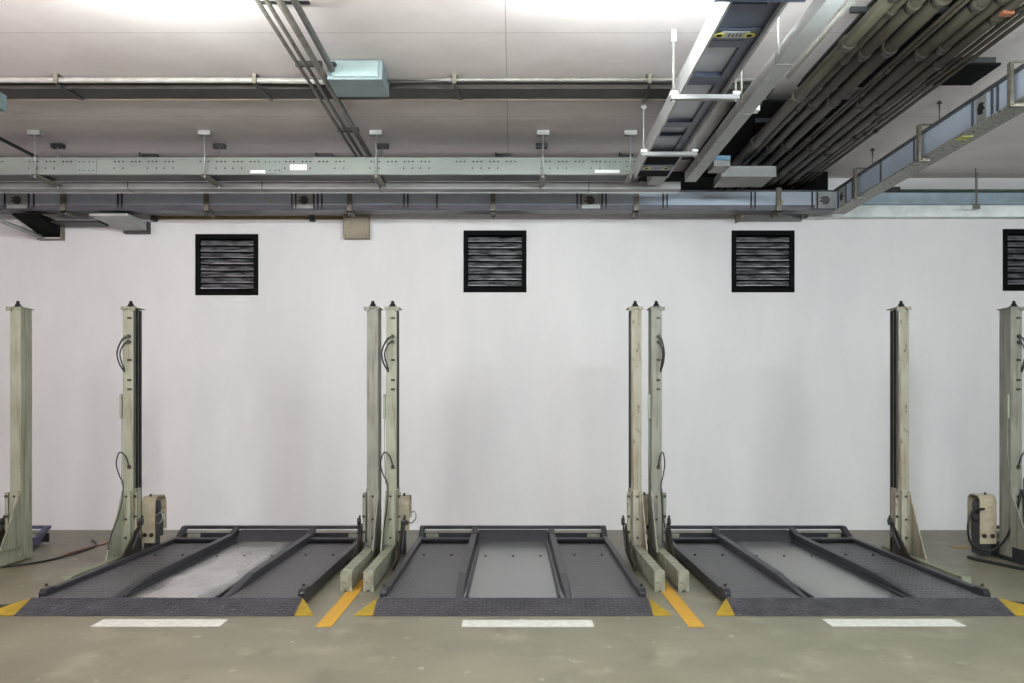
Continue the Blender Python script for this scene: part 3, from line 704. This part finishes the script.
# --- transverse dark trunk and light conduit
t = thing('dark_trunking', (0, 9.55, H(3.0)), 'long dark trunking crossing the whole ceiling in front of the green tray', 'trunking')
MB().box(-8.5, 2.5, 9.55, 9.87, H(3.0), H(3.06)).build('trunk_body', M_dktrunk, t)
MB().box(-8.5, 2.5, 9.87, 9.88, H(2.995), H(3.06)).build('rim', M_brownbox, t)
g = 'pale conduit runs in front of the dark trunking'
tag(MB().tube([(-8.5, 9.4, H(3.035)), (-2.6, 9.4, H(3.035)), (-1.95, 9.38, H(3.02)), (-1.672, 9.36, H(3.0))], .026, 10).build('conduit', M_conlt, origin=(-4, 9.4, H(3.03))), 'pale conduit running along the ceiling left of the blue-grey box', 'conduit', g)
tag(MB().tube([(-1.165, 9.3, H(3.0)), (-.6, 9.4, H(3.04)), (2.5, 9.4, H(3.04))], .016, 10).build('conduit', M_conlt, origin=(1, 9.4, H(3.03))), 'pale conduit running along the ceiling right of the blue-grey box', 'conduit', g)
for x, lab in ((-4.28, 'conduit clamp at the far left of the dark ceiling trunking'), (-2.42, 'conduit clamp just left of the blue-grey ceiling box'),
               (-.55, 'conduit clamp just right of the blue-grey ceiling box'), (1.28, 'conduit clamp left of the blue trough')):
    t2 = thing('conduit_clamp', (x, 9.36, H(3.0)), lab, 'clamp', 'clamps on the pale conduit')
    MB().box(x-.03, x+.03, 9.34, 9.46, RC-.012, RC-.001).build('base_plate', M_strap, t2)
    MB().box(x-.018, x+.018, 9.345, 9.36, H(2.99), RC-.012).build('clamp_jaw', M_strap, t2)
    MB().hexa([(x-.015, 9.4, H(2.985)), (x+.015, 9.4, H(2.985)), (x+.055, 9.86, H(2.985)), (x+.02, 9.86, H(2.985)), (x-.015, 9.4, H(2.994)), (x+.015, 9.4, H(2.994)), (x+.055, 9.86, H(2.994)), (x+.02, 9.86, H(2.994))]).build('strap', M_dark, t2)
# --- blue-grey junction box on the ceiling
t = thing('junction_box', (-1.43, 8.95, H(2.89)), 'blue-grey metal junction box on the ceiling left of centre', 'junction box')
MB().box(-1.665, -1.17, 8.95, 9.46, H(2.895), H(3.07)).build('box_body', M_box, t, bevel=.004)
MB().box(-1.62, -1.21, 8.935, 8.95, H(2.92), H(3.055)).build('lid', M_boxlt, t)
MB().lathe([(.025, -.05), (.025, 0)], (-1.60, 8.95, H(3.02)), 'y').build('gland', M_dark, t)
t = thing('junction_box', (-4.97, 9.5, H(2.85)), 'blue-grey box just showing at the left edge below the dark trunking', 'junction box')
MB().box(-5.25, -4.83, 9.35, 9.54, H(2.78), H(2.93)).build('box_body', M_box, t); MB().box(-5.2, -4.9, 9.34, 9.35, H(2.8), H(2.91)).build('lid', M_boxlt, t)
MB().box(-5.1, -5.0, 9.4, 9.5, H(2.93), H(2.99)).build('stem', M_box, t)
# --- four conduits running back from top left
g = 'steel conduits running back beside the blue-grey box'
for r, h, rad, y1, lab in ((-.635, 2.94, .016, 13.66, 'thin steel conduit, leftmost of the four at the ceiling box'), (-.612, 2.94, .016, 13.66, 'thin steel conduit, second from the left at the ceiling box'),
                       (-.58, 2.94, .027, 13.66, 'thick steel conduit passing just left of the ceiling box'), (-.543, 2.97, .026, 8.9, 'thick pale conduit ending in the ceiling box')):
    tag(MB().tube([(r*h, 5.9, H(h)), (r*h, y1, H(h))], rad, 12).build('conduit', M_condu, origin=(r*h, 7, H(h))), lab, 'conduit', g)
for yy, x1, lab in ((7.5, -1.53, 'black clamp bar across the four conduits near the top edge'), (8.82, -1.69, 'black clamp bar across the conduits beside the ceiling box'), (10.95, -1.69, 'black clamp bar across the conduits behind the ceiling box')):
    tag(MB().box(-1.92, x1, yy, yy+.05, H(2.978) if yy != 7.5 else H(3.008), H(3.02)).build('conduit_clamp_bar', M_black, origin=(-1.8, yy, H(3))), lab, 'clamp', 'clamp bars across the conduits')
# --- thin dark conduit at the left and one across by the wall
tag(MB().tube([(-1.945*2.95, 6, H(2.96)), (-1.945*2.95, 12.2, H(2.96))], .02, 10).build('conduit', M_dark, origin=(-5.85, 10, H(3))), 'thin dark conduit slanting in from the left edge above the green tray', 'conduit')
t = thing('ceiling_conduit', (-2, 12.42, H(3.04)), 'dark conduit across the ceiling just above the green tray', 'conduit')
MB().tube([(-8.5, 12.42, H(3.04)), (2.5, 12.42, H(3.04))], .022, 10).build('conduit_run', M_dktrunk, t)
for x in (-4.5, -2.33, -.12, 1.4):
    MB().box(x-.09, x+.09, 12.36, 12.48, H(3.01), RC-.001).build('saddle', M_dark, t)
    MB().tube([(x-.09, 12.3, RC-.002), (x-.09, 12.3, H(2.97))], .01, 6).build('stub', M_dark, t)
# --- wall-side items
t = thing('wall_conduit', (-3.4, 13.65, H(2.53)), 'ochre conduit along the wall running to the brown junction box', 'conduit')
MB().tube([(-4.95, 13.66, H(2.53)), (-2.3, 13.66, H(2.53))], .022, 10).build('conduit_run', M_ochre, t)
for x in (-2.74, -4.9): MB().box(x-.035, x+.035, 13.62, 13.7, H(2.48), H(2.56)).build('clip', M_black, t)
t = thing('junction_box', (-2.12, 13.62, H(2.23)), 'square brown-grey junction box on the wall under the busway', 'junction box')
MB().box(-2.305, -1.955, 13.57, 13.699, H(2.235), H(2.6)).build('box_body', M_brownbox, t, bevel=.006)
MB().box(-2.29, -1.97, 13.56, 13.57, H(2.25), H(2.585)).build('lid', M_brownbox, t)
for a in (-2.27, -1.99):
    for c in (2.27, 2.565): MB().lathe([(.008, -.008), (.008, 0)], (a, 13.56, H(c)), 'y', 8).build('screw', M_dark, t)
# open duct at the far left
t = thing('open_duct', (-6.3, 13, H(2.26)), 'open dark duct with pale lower rail entering the wall at the far left', 'duct')
MB().hexa([(-6.5, 12.97, H(2.44)), (-6.16, 12.97, H(2.44)), (-6.16, 13.69, H(2.27)), (-6.44, 13.69, H(2.27)), (-6.5, 12.97, H(2.465)), (-6.16, 12.97, H(2.465)), (-6.16, 13.69, H(2.465)), (-6.44, 13.69, H(2.465))]).build('duct_body', M_mattblack, t)  # matt black body paints in the shade of the duct
MB().tube([(-6.85, 12.7, H(2.45)), (-6.42, 13.6, H(2.26))], .03, 8).build('lower_rail', M_galv, t)
q = MB(); q.box(-6.48, -6.13, 13.6, 13.695, H(2.225), H(2.239)); q.box(-6.159, -6.135, 13.6, 13.695, H(2.24), H(2.46)); q.build('end_frame', M_strap, t)
MB().box(-6.15, -5.5, 13.3, 13.6, H(2.40), H(2.43)).build('side_shelf', M_black, t)
t = thing('duct_stub', (-5.1, 13, H(2.31)), 'short grey duct stub below the busway, right of the open duct', 'duct')
MB().hexa([(-5.5, 12.98, H(2.43)), (-5.0, 12.98, H(2.43)), (-4.98, 13.69, H(2.33)), (-5.28, 13.69, H(2.33)), (-5.5, 12.98, H(2.46)), (-5.0, 12.98, H(2.46)), (-4.98, 13.69, H(2.46)), (-5.28, 13.69, H(2.46))]).build('duct_body', M_trunklt, t)
MB().box(-5.3, -4.96, 13.6, 13.695, H(2.31), H(2.47)).build('flange', M_dark, t)
# right: stub, blue duct, white ledge, thin pipe, small hanging plate
t = thing('duct_stub', (3.4, 13.3, H(2.47)), 'flat grey duct stub under the busway above the third wall vent', 'duct')
MB().hexa([(3.06, 13.3, H(2.50)), (3.65, 13.3, H(2.50)), (3.95, 13.69, H(2.48)), (3.06, 13.69, H(2.48)), (3.06, 13.3, H(2.62)), (3.65, 13.3, H(2.62)), (3.95, 13.69, H(2.62)), (3.06, 13.69, H(2.62))]).build('duct_body', M_trunk, t)
MB().box(3.04, 3.06, 13.3, 13.69, H(2.46), H(2.62)).build('end_plate', M_brownbox, t)
t = thing('wall_duct', (6.5, 13.5, H(2.68)), 'blue-grey duct along the top of the wall at the right', 'duct')
MB().box(4.41, 10.9, 13.5, 13.69, H(2.68), H(2.84)).build('duct_body', M_bluewall, t)
MB().box(6.9, 7.6, 13.485, 13.5, H(2.69), H(2.74)).build('access_plate', M_bus, t)
o = MB().box(4.0, 10.9, 13.52, 13.695, H(2.52), H(2.675)).build('wall_ledge', M_whiteband, origin=(7, 13.6, H(2.52)))
tag(o, 'bright white ledge along the wall below the blue-grey duct at the right', 'ledge')
t = thing('thin_pipe', (7, 13.6, H(2.9)), 'thin dark green pipe along the wall above the blue-grey duct', 'pipe')
MB().tube([(4.45, 13.6, H(2.885)), (10.9, 13.6, H(2.885))], .022, 10).build('pipe_run', mat('dark_green', (70, 84, 74), .5), t)
MB().box(5.1, 5.25, 13.55, 13.65, H(2.85), H(2.93)).build('pipe_clamp', M_dark, t)
t = thing('hanging_plate', (6.1, 13.2, H(2.6)), 'small tilted plate on two rods near the right end of the wall', 'hanger')
MB().hexa([(6.0, 13.05, H(2.58)), (6.1, 13.05, H(2.58)), (6.26, 13.4, H(2.6)), (6.16, 13.4, H(2.6)), (6.0, 13.05, H(2.60)), (6.1, 13.05, H(2.60)), (6.26, 13.4, H(2.62)), (6.16, 13.4, H(2.62))]).build('plate', M_strap, t)
MB().tube([(6.06, 13.1, RC-.001), (6.06, 13.1, H(2.6))], .008, 6).build('rod', M_strap, t)
MB().tube([(6.2, 13.36, RC-.001), (6.2, 13.36, H(2.61))], .008, 6).build('rod', M_strap, t)

# ---------------------------------------------------------------- luminaires and added fill tubes
for i, (lx, ly, colr, watt, drop) in enumerate(LAMPS):
    t = thing('tube_light', (lx, ly, CEIL-drop), 'tube light under the ceiling, rows behind the front ones added as fill, outside the picture', 'light', 'fluorescent tube lights')
    zt = CEIL-drop
    MB().box(lx-.64, lx+.64, ly-.03, ly+.03, zt+.04, zt+.085).build('fixture_body', M_white, t)
    for s in (-1, 1):
        MB().box(lx+s*.61, lx+s*.63, ly-.02, ly+.02, zt-.03, zt+.04).build('lamp_holder', M_white, t)
        MB().tube([(lx+s*.5, ly, CEIL-.001), (lx+s*.5, ly, zt+.085)], .006, 6).build('suspension_rod', M_white, t)
    MB().tube([(lx-.6, ly, zt), (lx+.6, ly, zt)], .016, 10).build('tube', emis('tube_glow', colr, watt*12), t)
